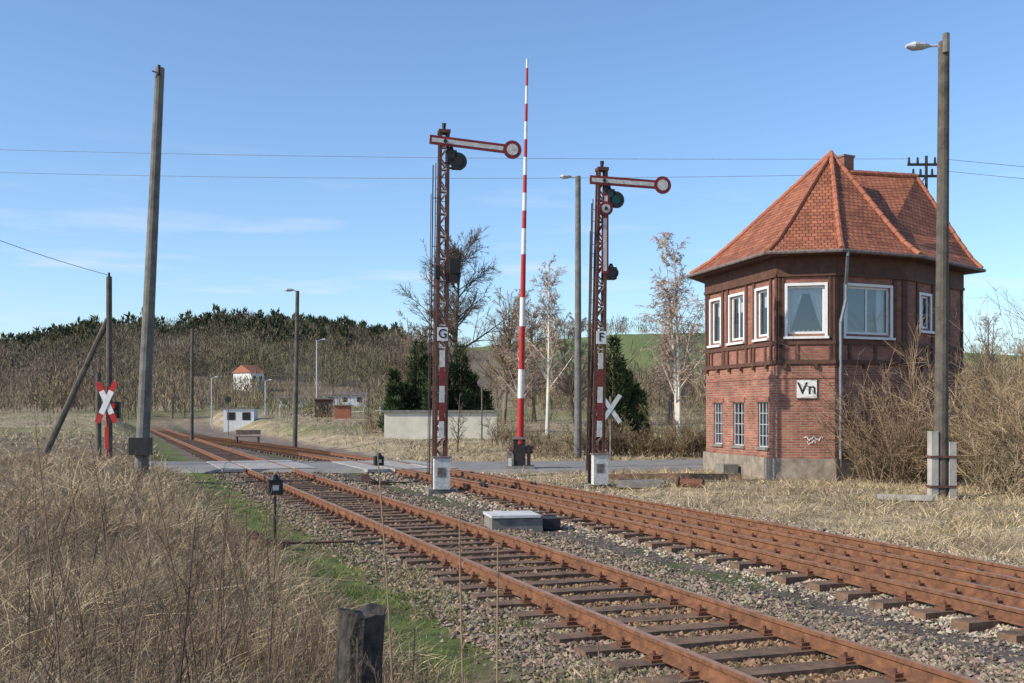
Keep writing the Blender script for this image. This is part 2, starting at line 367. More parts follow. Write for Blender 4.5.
# stones
def stones(name,n,cond,smin,smax,colr,ymin=5,ymax=60,zadd=.0,pw=1.0):
    u=rng.uniform(0,1,n*3); y=ymin*(ymax/ymin)**(u**pw)
    x=y*rng.uniform(-.45,.6,n*3)
    o=offs(x,y)+rng.normal(size=len(x))*.15; s=-.3463*x+.9381*y
    k=cond(o,s,x,y); x=x[k][:n];y=y[k][:n]
    m=len(x); sz=rng.uniform(smin,smax,m)*(1+np.clip(y-15,0,50)/40)
    z=ht(x,y)+sz*.25+zadd
    O=np.array([[1,0,0],[-1,0,0],[0,1,0],[0,-1,0],[0,0,.8],[0,0,-.8]],float)
    O2=O[None]+rng.normal(size=(m,6,3))*.28
    a=rng.uniform(0,6.28,m); ca,sa=np.cos(a),np.sin(a)
    xr=O2[...,0]*ca[:,None]-O2[...,1]*sa[:,None]; yr=O2[...,0]*sa[:,None]+O2[...,1]*ca[:,None]
    V=np.stack([xr*sz[:,None]+x[:,None],yr*sz[:,None]+y[:,None],O2[...,2]*sz[:,None]*.8+z[:,None]],-1).reshape(-1,3)
    T=np.array([[0,2,4],[2,1,4],[1,3,4],[3,0,4],[2,0,5],[1,2,5],[3,1,5],[0,3,5]])
    F=(np.arange(m)[:,None,None]*6+T[None]).reshape(-1,3)
    c=np.array(colr)[None]*rng.uniform(.4,1.7,(m,1))*(1+rng.normal(size=(m,3))*.06)
    ir=((np.abs(offs(x,y)-5.28)<.72)|(np.abs(offs(x,y)-10)<.8))[:,None]
    c=np.where(ir,c*np.array([.95,.80,.66]),c)
    fast(name,V,F,np.repeat(np.clip(c,0,1),6,0),'stone')
stones('ballast_gravel',66000,lambda o,s,x,y:((o>3.35)&(o<7.3)),.016,.042,(.24,.195,.15),5.2,45)
stones('ballast_gravel',54000,lambda o,s,x,y:((o>8.1)&(o<12.4)),.018,.042,(.36,.31,.245),8,50)
stones('cinder_gravel',22000,lambda o,s,x,y:((o>7.0)&(o<8.6)),.006,.022,(.21,.175,.14),6,35)
# ------------------------------------------------------------ road + crossing
mb=MB()
xs=np.linspace(-45,45,61)
for a,b in zip(xs[:-1],xs[1:]):
    ya,yb=float(roady(a)),float(roady(b)); 
    mb.add([(a,ya-2.9,-.03),(b,yb-2.9,-.03),(b,yb+2.9,-.03),(a,ya+2.9,-.03)],[(0,1,2,3)],'asph')
    for sgn in (-1,1):
        mb.add([(a,ya+sgn*2.9,-.03),(b,yb+sgn*2.9,-.03),(b,yb+sgn*3.3,-.3),(a,ya+sgn*3.3,-.3)],[(0,1,2,3) if sgn<0 else (3,2,1,0)],'asph')
mb.build('road')
e=empty('level_crossing_panels'); mb=MB()
for fo in (off1,offA):
    for k in range(7):
        for lo,hi in ((-g+.10,g-.10),(-g-.85,-g-.07),(g+.07,g+.85)):
            oo=fo(43.); sc=(40.5-nv[1]*oo)/tv[1]
            a=W(sc-3.1+k*.9,oo,0)
            mb.fbox(a,(nv[0],nv[1],0),(tv[0],tv[1],0),(0,0,1),(lo,.01,-.1),(hi,.88,.0),'conc')
mb.build('slabs',e)
# ------------------------------------------------------------ grass
def grass(name,n,cond,hmin,hmax,wid,cols,ymin=3,ymax=60,xr=(-.55,.55),lean=.5,pw=1.,patch=None,seg=3,cvar=.3,sw=1.2):
    y=ymin*(ymax/ymin)**(rng.uniform(0,1,n*4)**pw); x=y*rng.uniform(xr[0],xr[1],n*4)
    o=offs(x,y)
    k=cond(o+(fbm(x*1.3,y*1.3,9)-.5)*.8,x,y)
    if patch: 
        p=fbm(x*patch[0],y*patch[0],patch[2]); k&=(p>patch[1]+rng.normal(size=len(p))*.05)
    x=x[k][:n];y=y[k][:n];m=len(x)
    P=np.stack([x,y,ht(x,y)-.02],1)
    cl=fbm(x*1.8,y*1.8,55); cl2=fbm(x*.8,y*.8,66,2)
    D=np.stack([rng.normal(size=m)*lean+(fbm(x*2,y*2,91)-.5)*sw,rng.normal(size=m)*lean+(fbm(x*2,y*2,92)-.5)*sw,np.ones(m)],1)
    B=rng.normal(size=(m,3))*.4; B[:,2]=-np.abs(B[:,2])*.8
    Ln=rng.uniform(hmin,hmax,m)*(.15+1.7*cl)
    W0=wid*(.7+np.clip(y,0,60)/14)*rng.uniform(.6,1.4,m)
    cols=np.array(cols); ci=np.clip((cl2*2.2-.6+rng.normal(size=m)*cvar)*len(cols),0,len(cols)-1).astype(int)
    c=cols[ci]*rng.uniform(.5,1.45,(m,1))
    V,F,C=strands(P,D,B,Ln,W0,W0*.15,seg,2,c)
    return fast(name,V,F,C,'veg')
dryc=[(.20,.15,.105),(.30,.235,.16),(.40,.32,.21),(.17,.125,.09),(.35,.27,.175),(.54,.45,.31)]
notroad=lambda x,y: np.abs(y-roady(x))>3.6
grass('dry_grass',105000,lambda o,x,y:(o<2.2)&notroad(x,y),.12,.5,.0022,dryc,2.6,45,(-.55,.1),.85)
grass('dry_grass',26000,lambda o,x,y:(o<1.7)&notroad(x,y),.25,.6,.0026,[(.52,.43,.29),(.60,.51,.36),(.42,.34,.22)],3,40,(-.55,.1),.8,patch=(.8,.55,101))
grass('dry_grass',16000,lambda o,x,y:(o<2.6)&notroad(x,y)&(y>6),.05,.28,.003,[(.48,.40,.28),(.36,.29,.20)],6,45,(-.55,.1),.9)
grass('green_grass',38000,lambda o,x,y:(o>.5)&(o<4.1)&notroad(x,y),.04,.16,.003,[(.12,.17,.04),(.16,.21,.065),(.24,.23,.10)],5,40,(-.5,.3),.5,patch=(.7,.38,33))
grass('dry_grass',9000,lambda o,x,y:(o>1.2)&(o<4.2)&notroad(x,y),.06,.26,.0026,[(.46,.38,.26),(.30,.23,.155)],5,40,(-.5,.3),.8,patch=(1.1,.50,37))
grass('green_grass',12000,lambda o,x,y:(o>6.8)&(o<8.8),.03,.10,.002,[(.11,.14,.05),(.17,.18,.08)],6,40,(-.2,.6),.6,patch=(.7,.53,77))
strawc=[(.46,.38,.25),(.38,.30,.19),(.56,.48,.33),(.26,.20,.14)]
grass('dry_grass',56000,lambda o,x,y:(o>12.1)&notroad(x,y)&~((x>7.0)&(x<15.3)&(y>32.6)&(y<41)),.06,.30,.003,strawc,11,60,(-.1,.6),.6)
grass('green_grass',14000,lambda o,x,y:(o>12.0)&notroad(x,y),.04,.14,.003,[(.13,.16,.05),(.2,.2,.09)],11,50,(-.1,.6),.6,patch=(.4,.52,57))
grass('dry_grass',40000,lambda o,x,y:((np.abs(o-7.5)>5)&(y>45)),.12,.42,.004,[(.42,.35,.24),(.34,.28,.19),(.48,.41,.29),(.28,.23,.16)],44,160,(-.6,.6),.6)
def weeds(name,pts,hs,n1=12,n2=5,col=(.20,.15,.115),r0=.0042):
    pts=np.array(pts,float); n=len(pts)
    P=np.stack([pts[:,0],pts[:,1],ht(pts[:,0],pts[:,1])-.03],1); D=np.stack([rng.normal(size=n)*.16,rng.normal(size=n)*.16,np.ones(n)],1)
    B=rng.normal(size=(n,3))*.08; st=(P,D,B,np.array(hs,float),np.full(n,r0),np.full(n,.002)); A=Acc()
    c=np.array(col)*rng.uniform(.55,1.5,(n,1))
    A.add(strands(*st,6,4,c))
    s1=kids(st,n1,.3,1,38,.24,.6,.2,.4); A.add(strands(*s1,3,3,np.repeat(c,n1,0)))
    s2=kids(s1,n2,.2,1,40,.4,.85,.1,.3); A.add(strands(*s2,2,2,np.repeat(c,n1*n2,0)*1.2))
    return A.build(name)
wp=[];wh=[]
while len(wp)<620:
    y=3.4*(30/3.4)**rng.uniform(0,1); x=y*rng.uniform(-.54,-.02)
    if offs(x,y)<1.5 and float(fbm(np.array([x*.9]),np.array([y*.9]),71)[0])>.47: wp.append((x,y)); wh.append(rng.uniform(.35,.85))
weeds('dead_weeds',wp,wh,col=(.19,.14,.10))
wp=[];wh=[]
while len(wp)<46:
    y=4.2*(13/4.2)**rng.uniform(0,1); x=y*rng.uniform(-.5,-.20)
    wp.append((x,y)); wh.append(rng.uniform(.8,1.5))
weeds('dead_weeds',wp,wh,9,4,(.14,.095,.075),.0062)
def stem(x,y,h):
    A=Acc(); P=np.array([[x,y,H(x,y)-.03]]); st=(P,np.array([[rng.normal()*.03,0,1.]]),rng.normal(size=(1,3))*.02,np.array([h]),np.array([.0068]),np.array([.003]))
    A.add(strands(*st,10,6,np.array([.26,.19,.13]))); s1=kids(st,16,.3,1,25,.05,.6,.3,.2); A.add(strands(*s1,2,3,np.array([.28,.21,.14]))); A.build('dry_stem')
stem(-.52,5.0,1.65); stem(-.17,4.6,1.55); stem(-.05,4.2,1.42); stem(.42,5.2,1.0); stem(-.33,3.9,.9)
# ------------------------------------------------------------ signal box
sbx=empty('signal_box_building')
P0=(6.76,38.3);P2=(8.0,33.1);P3=(9.6,32.7);P3b=(12.1,33.87);P4=(15.1,36.9);P5=(12.9,41.2);P6=(8.1,41.0)
foot=[P0,P2,P3,P3b,P4,P5,P6]
def offpoly(poly,d):
    out=[];n=len(poly)
    for q in range(n):
        a=Vector(poly[q-1]);b=Vector(poly[q]);c=Vector(poly[(q+1)%n])
        n1=(b-a).normalized(); n1=Vector((n1.y,-n1.x)); n2=(c-b).normalized(); n2=Vector((n2.y,-n2.x))
        m=(n1+n2).normalized(); out.append(tuple(b+m*(d/max(.4,m.dot(n1)))))
    return out
def frame(A,B):
    A=Vector(A);B=Vector(B); ex=(B-A); Ln=ex.length; ex/=Ln; n=Vector((ex.y,-ex.x,0)); return Vector((A.x,A.y,0)),Vector((ex.x,ex.y,0)),Vector((n.x,n.y,0)),Ln
def wall(mb,A,B,z0,z1,ops,k,dep=.13):
    o,ex,n,Ln=frame(A,B)
    us=sorted({0,Ln,*[q for p in ops for q in p[:2]]}); zs=sorted({z0,z1,*[q for p in ops for q in p[2:4]]})
    pt=lambda u,z,d=0:o+ex*u+Vector((0,0,z))+n*d
    for a,b in zip(us[:-1],us[1:]):
        for c,d in zip(zs[:-1],zs[1:]):
            mu,mz=(a+b)/2,(c+d)/2
            if any(p[0]<mu<p[1] and p[2]<mz<p[3] for p in ops): continue
            mb.add([pt(a,c),pt(b,c),pt(b,d),pt(a,d)],[(0,1,2,3)],k)
    for a,b,c,d in [p[:4] for p in ops]:
        for q in ([pt(a,c),pt(b,c),pt(b,c,-dep),pt(a,c,-dep)],[pt(a,d,-dep),pt(b,d,-dep),pt(b,d),pt(a,d)],[pt(a,c),pt(a,c,-dep),pt(a,d,-dep),pt(a,d)],[pt(b,c,-dep),pt(b,c),pt(b,d),pt(b,d,-dep)]):
            mb.add(q,[(0,1,2,3)],k)
def window(fr,gl,inn,A,B,op,cols=2,rows=(),fw=.07,fk='fframe',depth=.06,surround=True):
    o,ex,n,Ln=frame(A,B); a,b,c,d=op; Zv=Vector((0,0,1))
    f=lambda lo,hi,k:fr.fbox(o,ex,n,Zv,lo,hi,k)
    y0,y1=-depth-.05,-depth
    f((a,y0,c),(a+fw,y1,d),fk); f((b-fw,y0,c),(b,y1,d),fk); f((a+fw,y0,c),(b-fw,y1,c+fw),fk); f((a+fw,y0,d-fw),(b-fw,y1,d),fk)
    for q in range(1,cols):
        u=a+(b-a)*q/cols; f((u-fw*.45,y0+.004,c+fw),(u+fw*.45,y1-.004,d-fw),fk)
    for v in rows:
        zz=c+(d-c)*v; f((a+fw,y0+.008,zz-fw*.3),(b-fw,y1-.008,zz+fw*.3),fk)
    gl.add([o+ex*a+Zv*c+n*(y0+.02),o+ex*b+Zv*c+n*(y0+.02),o+ex*b+Zv*d+n*(y0+.02),o+ex*a+Zv*d+n*(y0+.02)],[(0,1,2,3)],'glass')
    inn.fbox(o,ex,n,Zv,(a-.2,-.75,c-.2),(b+.2,-.70,d+.2),'dark')  # dark-coloured backing panel, stands in for the shade of the room
    if surround:
        f((a-.08,.004,c-.08),(a,.05,d+.08),fk); f((b,.004,c-.08),(b+.08,.05,d+.08),fk); f((a,.004,d),(b,.046,d+.08),fk); f((a-.12,.004,c-.15),(b+.12,.12,c-.08),fk)
walls=MB(); fr=MB(); gl=MB(); inn=MB(); tim=MB()
def llen(A,B): return (Vector(B)-Vector(A)).length
Zf=3.42; Zs=4.28; Zt=5.72
upper={0:[(.45,1.25,Zs,Zt),(2.0,3.05,Zs,Zt),(3.95,4.75,Zs,Zt)],1:[(.28,1.36,Zs,Zt)],2:[(.38,2.15,Zs,Zt)],3:[(1.0,1.75,Zs+.3,Zt-.1)],4:[],5:[(1.5,2.7,Zs,Zt)],6:[]}
lower={0:[(.65,1.35,.85,2.25),(2.2,3.0,.85,2.25),(4.0,4.7,.85,2.25)],1:[],2:[],3:[],4:[],5:[],6:[]}
n7=len(foot)
for q in range(n7):
    A,B=foot[q],foot[(q+1)%n7]; Ln=llen(A,B)
    wall(walls,A,B,.55,Zf,lower[q],'brick')
    wall(walls,A,B,Zf,6.6,upper[q],'brickd')
    for j,op in enumerate(upper[q]): window(fr,gl,inn,A,B,op,2 if (op[1]-op[0])>1.3 or (q==0 and j==1) else 1,())
    for op in lower[q]: window(fr,gl,inn,A,B,op,3,(.25,.5,.75),.035,'lampw',.05,False)
    o,ex,n,_=frame(A,B); Zv=Vector((0,0,1))
    T=lambda lo,hi:tim.fbox(o,ex,n,Zv,lo,hi,'timber')
    T((-.02,.003,Zf-.04),(Ln+.02,.07,Zf+.08)); T((-.02,.003,Zs-.32),(Ln+.02,.055,Zs-.20)); T((-.02,.003,6.02),(Ln+.02,.05,6.60))
    T((-.02,.052,6.0),(Ln+.02,.085,6.09)); 
    us=[.0,Ln-.13]
    for a,b,_,_ in upper[q]: us+= [a-.24,b+.11]
    if not upper[q] or q==3: us+=list(np.arange(.9,Ln-.5,1.1))
    for u in us:
        if 0<=u<=Ln-.12 and not any(a-.1<u+.06<b+.1 for a,b,_,_ in upper[q]): T((u,.002,Zf+.08),(u+.13,.045,6.0))
    for u in np.arange(.5,Ln-.3,1.0): T((u,.001,Zf+.08),(u+.10,.035,Zs-.32))
    for u in np.arange(.15,Ln,.9): T((u,.0,Zf-.17),(u+.1,.10,Zf-.04))
    for a,b,c,d in lower[q]:
        walls.fbox(o,ex,n,Zv,(a-.1,.002,d),(b+.1,.03,d+.16),'brickd'); walls.fbox(o,ex,n,Zv,(a-.08,.002,c-.09),(b+.08,.06,c),'concd')
    walls.fbox(o,ex,n,Zv,(0,.002,2.95),(Ln,.03,3.04),'brickd')
pl=offpoly(foot,.1)
for q in range(n7):
    A,B=pl[q],pl[(q+1)%n7]; wall(walls,A,B,-.8,.55,[],'plinth')
walls.add([(p[0],p[1],.551) for p in pl],[tuple(range(n7))],'plinth')
walls.build('walls',sbx); fr.build('window_frames',sbx); gl.build('window_glass',sbx); tim.build('timber_frame',sbx)
o,ex,n,_=frame(P2,P3)
for side in (-1,1):
    for q in range(9):
        vs=[]
        for v in np.linspace(0,1,9):
            zz=5.70-1.40*v; sp=.44*max(0,1-v**1.0)**.9+.05
            uu=.82+side*(.54-sp*q/8.0)
            dd=-.19-.035*(q%2)
            vs.append(o+ex*uu+n*dd+Vector((0,0,zz)))
        if q: inn.add(prev+vs,[(r,r+1,r+10,r+9) for r in range(8)],'curt')
        prev=vs
inn.fbox(o,ex,n,Vector((0,0,1)),(.28,-.26,5.5),(1.36,-.245,5.70),'curt')
for q in range(6):
    u=.46+q*.145; inn.cyl(o+ex*u+n*-.30+Vector((0,0,4.28)),o+ex*u+n*-.30+Vector((0,0,4.42)),.04,.055,'plaster',8)
    for r in range(12):
        d_=Vector((rng.normal()*.09,rng.normal()*.04,.06+rng.uniform()*.28)); c_=o+ex*u+n*-.30+Vector((0,0,4.42)); inn.cyl(c_,c_+d_,.014,.03,'leaf',5)
for (FA,FB,a_,b_) in [(P0,P2,.45,1.25),(P0,P2,2.0,3.05),(P0,P2,3.95,4.75)]:
    o_,ex_,n_2,_=frame(FA,FB); inn.fbox(o_,ex_,n_2,Vector((0,0,1)),(a_+.05,-.26,5.2),(b_-.05,-.24,5.66),'curt')
o3,ex3,n3,_=frame(P3,P3b)
inn.fbox(o3,ex3,n3,Vector((0,0,1)),(.40,-.26,4.3),(.70,-.24,5.68),'curt'); inn.fbox(o3,ex3,n3,Vector((0,0,1)),(1.83,-.26,4.3),(2.1,-.24,5.68),'curt')
inn.build('window_interior',sbx)
# roof
ev=offpoly(foot,.5); ZE=6.72; apex=(10.47,36.1,10.42)
roof=MB()
def hip(targets,eaves,closed,ke='tile'):
    n_=len(eaves); E=[Vector((*p,ZE)) for p in eaves]; T_=[Vector(t) for t in targets]
    Ms=[];M2=[]
    for e_,t_ in zip(E,T_):
        m=e_.lerp(t_,.16); m.z=ZE+(t_.z-ZE)*.115; Ms.append(m)
        m=e_.lerp(t_,.34); m.z=ZE+(t_.z-ZE)*.295; M2.append(m)
    rg=range(n_) if closed else range(n_-1)
    for q in rg:
        r=(q+1)%n_
        roof.add([E[q],E[r],Ms[r],Ms[q]],[(0,1,2,3)],ke); roof.add([Ms[q],Ms[r],M2[r],M2[q]],[(0,1,2,3)],ke)
        if (T_[q]-T_[r]).length<.01: roof.add([M2[q],M2[r],T_[q]],[(0,1,2)],ke)
        else: roof.add([M2[q],M2[r],T_[r],T_[q]],[(0,1,2,3)],ke)
    for e_,m,m2,t_ in zip(E,Ms,M2,T_):
        pts=[e_,m,m2,t_]
        for a,b in zip(pts[:-1],pts[1:]):
            k_=max(1,int((b-a).length/.33))
            for z_ in range(k_): 
                pa=a.lerp(b,z_/k_);pb=a.lerp(b,(z_+1.12)/k_); roof.cyl(pa+Vector((0,0,.01)),pb+Vector((0,0,.01)),.095,.075,'roofr2',8)
e0,e2,e3,e3b,e4,e5,e6=ev
mid=(13.0,38.6)
hip([apex]*6,[e0,e2,e3,e3b,mid,e6],True)
R0=(11.2,37.4,10.06);R1=(14.0,38.1,10.06)
hip([R0,R1,R1,R0],[e3b,e4,e5,e6],False)
for z_ in range(9):
    a=Vector(R0).lerp(Vector(R1),z_/9); b=Vector(R0).lerp(Vector(R1),(z_+1.1)/9); roof.cyl(a+Vector((0,0,.03)),b+Vector((0,0,.03)),.11,.09,'roofr2',8)
roof.cyl((apex[0],apex[1],apex[2]-.1),(apex[0],apex[1],apex[2]+.10),.13,.05,'roofr2',8)
so_=[(p[0],p[1],6.60) for p in ev]; roof.add(so_,[tuple(reversed(range(n7)))],'timber')
for q in range(n7):
    a=Vector((*ev[q],0));b=Vector((*ev[(q+1)%n7],0))
    roof.add([a+Vector((0,0,6.60)),b+Vector((0,0,6.60)),b+Vector((0,0,ZE)),a+Vector((0,0,ZE))],[(0,1,2,3)],'timber')
gp=offpoly(foot,.58)
for q in range(n7):
    roof.cyl((*gp[q],6.66),(*gp[(q+1)%n7],6.66),.055,.055,'greys',8)
roof.build('roof',sbx)
ch=MB(); ch.box((11.35,37.6,10.12),(.45,.45,1.0),'brickd',.5); ch.box((11.35,37.6,10.64),(.52,.52,.07),'concd',.5); ch.build('chimney',sbx)
dp=MB(); c=Vector((*gp[2],0)); wv=Vector((9.95,32.78,0)); 
dp.path([Vector((c.x+.15,c.y+.05,6.62)),Vector((c.x+.15,c.y+.05,6.5)),Vector((wv.x,wv.y,5.75)),Vector((wv.x,wv.y,5.3)),Vector((wv.x-.18,wv.y-.08,4.6)),Vector((wv.x-.18,wv.y-.08,.3))],.05,'zinc',8); dp.build('downpipe',sbx)
mm=MB(); bx,by=14.35,38.1
mm.cyl((bx,by,9.4),(bx,by,10.8),.05,.05,'black'); mm.box((bx,by,10.5),(1.3,.08,.08),'black'); mm.box((bx,by,10.1),(1.0,.08,.08),'black')
for u in (-.6,-.3,.3,.6):
    mm.cyl((bx+u,by,10.53),(bx+u,by,10.75),.05,.035,'black',8)
for u in (-.45,-.2,.2,.45): mm.cyl((bx+u,by,10.13),(bx+u,by,10.35),.05,.035,'black',8)
mm.path([(bx-.45,by,9.5),(bx,by,10.1)],.02,'black'); mm.build('wire_bracket',sbx)
sg=MB(); u0=.84; sg.fbox(o,ex,n,(0,0,1),(u0-.29,.01,2.36),(u0+.29,.05,2.90),'white'); 
for a,b,c_,d_ in ((u0-.30,u0+.30,2.34,2.365),(u0-.30,u0+.30,2.895,2.92)): sg.fbox(o,ex,n,(0,0,1),(a,.005,c_),(b,.055,d_),'greys')
sg.build('name_board',sbx)
def text(s,loc,size,rz,k,parent,ext=.003):
    cu=bpy.data.curves.new('lettering','FONT'); cu.body=s; cu.size=size; cu.align_x='CENTER'; cu.align_y='CENTER'; cu.extrude=ext; cu.offset=size*.012
    cu.materials.append(M[k]); ob=bpy.data.objects.new('lettering',cu); scene.collection.objects.link(ob); ob.location=loc; ob.rotation_euler=(math.radians(90),0,rz); ob.parent=parent
p=o+ex*u0+n*.054+Vector((0,0,2.63)); text('Vn',p,.50,math.atan2(ex.y,ex.x),'black',sbx)
gf=MB(); pts=[o+ex*(.75+.08*t)+n*.014+Vector((0,0,1.15+.05*math.sin(t*2.1)+.03*math.cos(t*5))) for t in np.linspace(0,7,22)]
gf.path(pts,.016,'white',5); gf.path([q+Vector((0,0,-.12)) for q in pts[4:14]],.012,'white',5); gf.build('chalk_scribble',sbx)
sp=MB(); sp.box((6.95,35.6,.0),(.5,.7,.5),'concd',.2); sp.build('stone_step',sbx)
# ------------------------------------------------------------ semaphore signals
def semaphore(x,y,ztop,zarm,zl2,letter,two,leanx,zarmtilt):
    e=empty('semaphore_signal'); rz=math.atan2(nv[1],nv[0])*.6; ex=Vector((math.cos(rz),math.sin(rz),0)); ey=Vector((-ex.y,ex.x,0)); Zv=Vector((0,0,1))
    z0=H(x,y)
    base=Vector((x,y,0)); k=leanx/(ztop)
    up=(Zv+ex*k).normalized()
    ms=MB()
    wb,wt=.15,.10
    def cpos(u,v,z): 
        wq=wb+(wt-wb)*(z-z0)/(ztop-z0); return base+up*z+ex*(u*wq)+ey*(v*wq)
    for u in (-1,1):
        for v in (-1,1):
            a=cpos(u,v,z0);b=cpos(u,v,ztop)
            ms.fbox(a,ex,ey,(b-a)/(b-a).length,(-.04,-.03,0),(.04,.03,(b-a).length),'rust')
    z=z0+.3;st_=.30;i_=0
    while z<ztop-.3:
        for v in (-1,1):
            s_=1 if i_%2 else -1
            a=cpos(-s_,v,z); b=cpos(s_,v,z+st_); ms.cyl(a,b,.028,.028,'greys' if v<0 else 'rust',4)
            if i_%2==0: ms.path([cpos(-1,v,z),cpos(1,v,z)],.024,'whitem' if v<0 else 'rust',4)
        for u in (-1,1): ms.path([cpos(u,-1 if i_%2 else 1,z),cpos(u,1 if i_%2 else -1,z+st_)],.022,'rust',4)
        z+=st_;i_+=1
    ms.fbox(base+up*ztop,ex,ey,up,(-.16,-.16,-.06),(.16,.16,.03),'rust')
    ms.cyl(base+up*ztop,base+up*(ztop+.22),.04,.06,'black',8)
    ms.fbox((x,y,0),ex,ey,Zv,(-.34,-.34,z0-.4),(.34,.34,z0+.12),'concd')
    ms.fbox((x,y,0),ex,ey,Zv,(-.20,-.42,z0+.12),(.22,-.16,z0+.95),'whitem')
    ms.fbox((x,y,0),ex,ey,Zv,(-.23,-.45,z0+.95),(.25,-.13,z0+.99),'greys')
    ms.fbox((x,y,0),ex,ey,Zv,(-.12,-.428,z0+.45),(.10,-.422,z0+.70),'greys')
    ms.build('mast',e)
    pl_=MB()
    zz=1.25
    for kk,h_ in (('whitem',.45),('redd',.5),('whitem',.45),('redd',.5),('whitem',.45)):
        a=base+up*zz; pl_.fbox(a,ex,ey,up,(-.07,-.225,0),(.07,-.205,h_-.004),kk); zz+=h_
    zz=3.85
    pl_.fbox(base+up*zz,ex,ey,up,(-.14,-.235,0),(.14,-.21,.36),'white')
    pl_.build('mast_plate',e)
    text(letter,base+up*(zz+.18)-ey*.24,.34,rz,'black',e)
    ld=MB(); 
    a=base+ex*-.28; ld.path([a+up*(z0+.5),a+up*(zarm-.6)],.018,'black',5); ld.path([a-ey*.1-ex*.06+up*(z0+.5),a-ey*.1-ex*.06+up*(zarm-1.4)],.012,'rust',5)
    for z in np.arange(1.2,zarm-.9,1.3): ld.path([base+up*z-ex*.12,a+up*z],.014,'rust',4)
    for u in (.0,.34): ld.path([base+ey*.26+ex*(u-.17)+up*z0,base+ey*.26+ex*(u-.17)+up*(ztop-.8)],.015,'rust',5)
    for z in np.arange(z0+.3,ztop-.9,.33): ld.path([base+ey*.26-ex*.17+up*z,base+ey*.26+ex*.17+up*z],.01,'rust',4)
    ld.build('ladder_and_rods',e)
    def arm(piv,dx,L_,name,hw=.125,dr=.25):
        ar=MB(); nx=-ey; ax=dx; az=ax.cross(nx); 
        if az.z<0 and abs(az.z)>.1: az=-az
        F_=lambda lo,hi,k:ar.fbox(piv,ax,nx,az,lo,hi,k)
        t0=-.42
        F_((t0,0,-hw),(L_-dr*.8,.02,hw),'redd')
        F_((t0+.06,.021,-hw*.45),(L_-dr*1.1,.026,hw*.45),'whitem')
        c=piv+ax*(L_-.02)
        ar.cyl(c+nx*.0,c+nx*.034,dr,dr,'redd',28); ar.cyl(c+nx*.034,c+nx*.042,dr*.62,dr*.62,'whitem',28)
        F_((-.08,-.1,-.08),(.08,0,.08),'black'); F_((t0,-.03,-hw*.3),(L_-.3,-.002,hw*.3),'black')
        ar.cyl(piv-nx*.2,piv+nx*.06,.05,.05,'black',10)
        ar.build(name,e)
    d=(ex+Zv*zarmtilt).normalized()
    arm(base+up*zarm-ey*.24,d,1.86 if not two else 1.74,'arm')
    if two: arm(base+up*(zarm-.78)-ey*.24+ex*.06,(-Zv+ex*-.02).normalized(),0.02,'lower_arm_disc',.10,.20)
    if two:
        ar=MB(); pv=base+up*(zarm-.95)-ey*.24+ex*.04
        ar.fbox(pv,ex,-ey,-Zv,(-.10,0,0),(.10,.02,1.65),'redd'); ar.fbox(pv,ex,-ey,-Zv,(-.05,.021,.1),(.05,.027,1.58),'whitem'); ar.build('lower_arm',e)
    lp=MB()
    def lamp(z,u,r,lens):
        c=base+up*z+ex*u-ey*.22
        lp.cyl(c-ey*.03,c,r,r*.95,'black',20); lp.cyl(c-ey*.038,c-ey*.03,r*.5,r*.5,lens,16)
        lp.fbox(c,ex,ey,Zv,(-.13,.02,-.17),(.13,.30,.17),'black'); lp.cyl(c+ey*.15+Zv*.17,c+ey*.15+Zv*.28,.08,.04,'black',8)
        lp.path([base+up*(z-.15),c+ey*.1-Zv*.15],.03,'black',5)
    lamp(zarm-.52,.36,.24,'green' if two else 'black'); lamp(zarm-.38,.20,.15,'green' if two else 'black')
    if two: lamp(zl2,.30,.17,'black')
    if not two:
        lp.fbox(base+up*zl2,ex,ey,Zv,(.16,-.3,-.32),(.44,.1,.30),'black'); lp.cyl(base+up*zl2+ex*.30-ey*.36,base+up*zl2+ex*.30-ey*.30,.12,.12,'black',14); lp.fbox(base+up*(zl2-.1),ex,ey,Zv,(-.22,-.28,-.12),(-.12,.0,.2),'black')
    lp.build('signal_lamps',e)
    return e
semaphore(-1.95,29.6,9.5,9.18,5.75,'G',False,.12,-.075)
semaphore(2.38,31.0,8.8,8.42,5.85,'F',True,.16,-.03)
# ------------------------------------------------------------ barrier
e=empty('level_crossing_barrier'); b=MB(); bx,by=.28,38.4; z0=H(bx,by); topz=14.2
b.box((bx,by,z0+.05),(1.0,.9,.3),'concd'); b.box((bx-.02,by,z0+.62),(.42,.5,1.0),'black'); b.box((bx-.02,by,z0+1.16),(.5,.58,.08),'greys')
b.cyl((bx-.38,by-.1,z0+.75),(bx+.45,by-.1,z0+.75),.13,.13,'rust',14); b.box((bx+.30,by-.1,z0+.55),(.12,.3,.75),'black'); b.box((bx-.35,by-.12,z0+.45),(.18,.32,.5),'greys')
b.box((bx-.35,by-.3,z0+.3),(.12,.06,.35),'whitem')
b.build('drive',e)
b=MB(); a=Vector((bx,by-.15,z0+.95)); tpt=Vector((bx+.25,by-.15,topz)); Lb=(tpt-a).length; t=0;i_=0
lens=[1.6,1.0,1.5,1.0,1.5,.9]+[.62]*40
while t<Lb-.05:
    l=min(lens[i_],Lb-t); r0=.125-.085*t/Lb; r1=.125-.085*(t+l)/Lb
    b.cyl(a.lerp(tpt,t/Lb),a.lerp(tpt,(t+l)/Lb),r0,r1,'red' if i_%2==0 else 'white',14); t+=l;i_+=1
b.build('striped_pole',e)
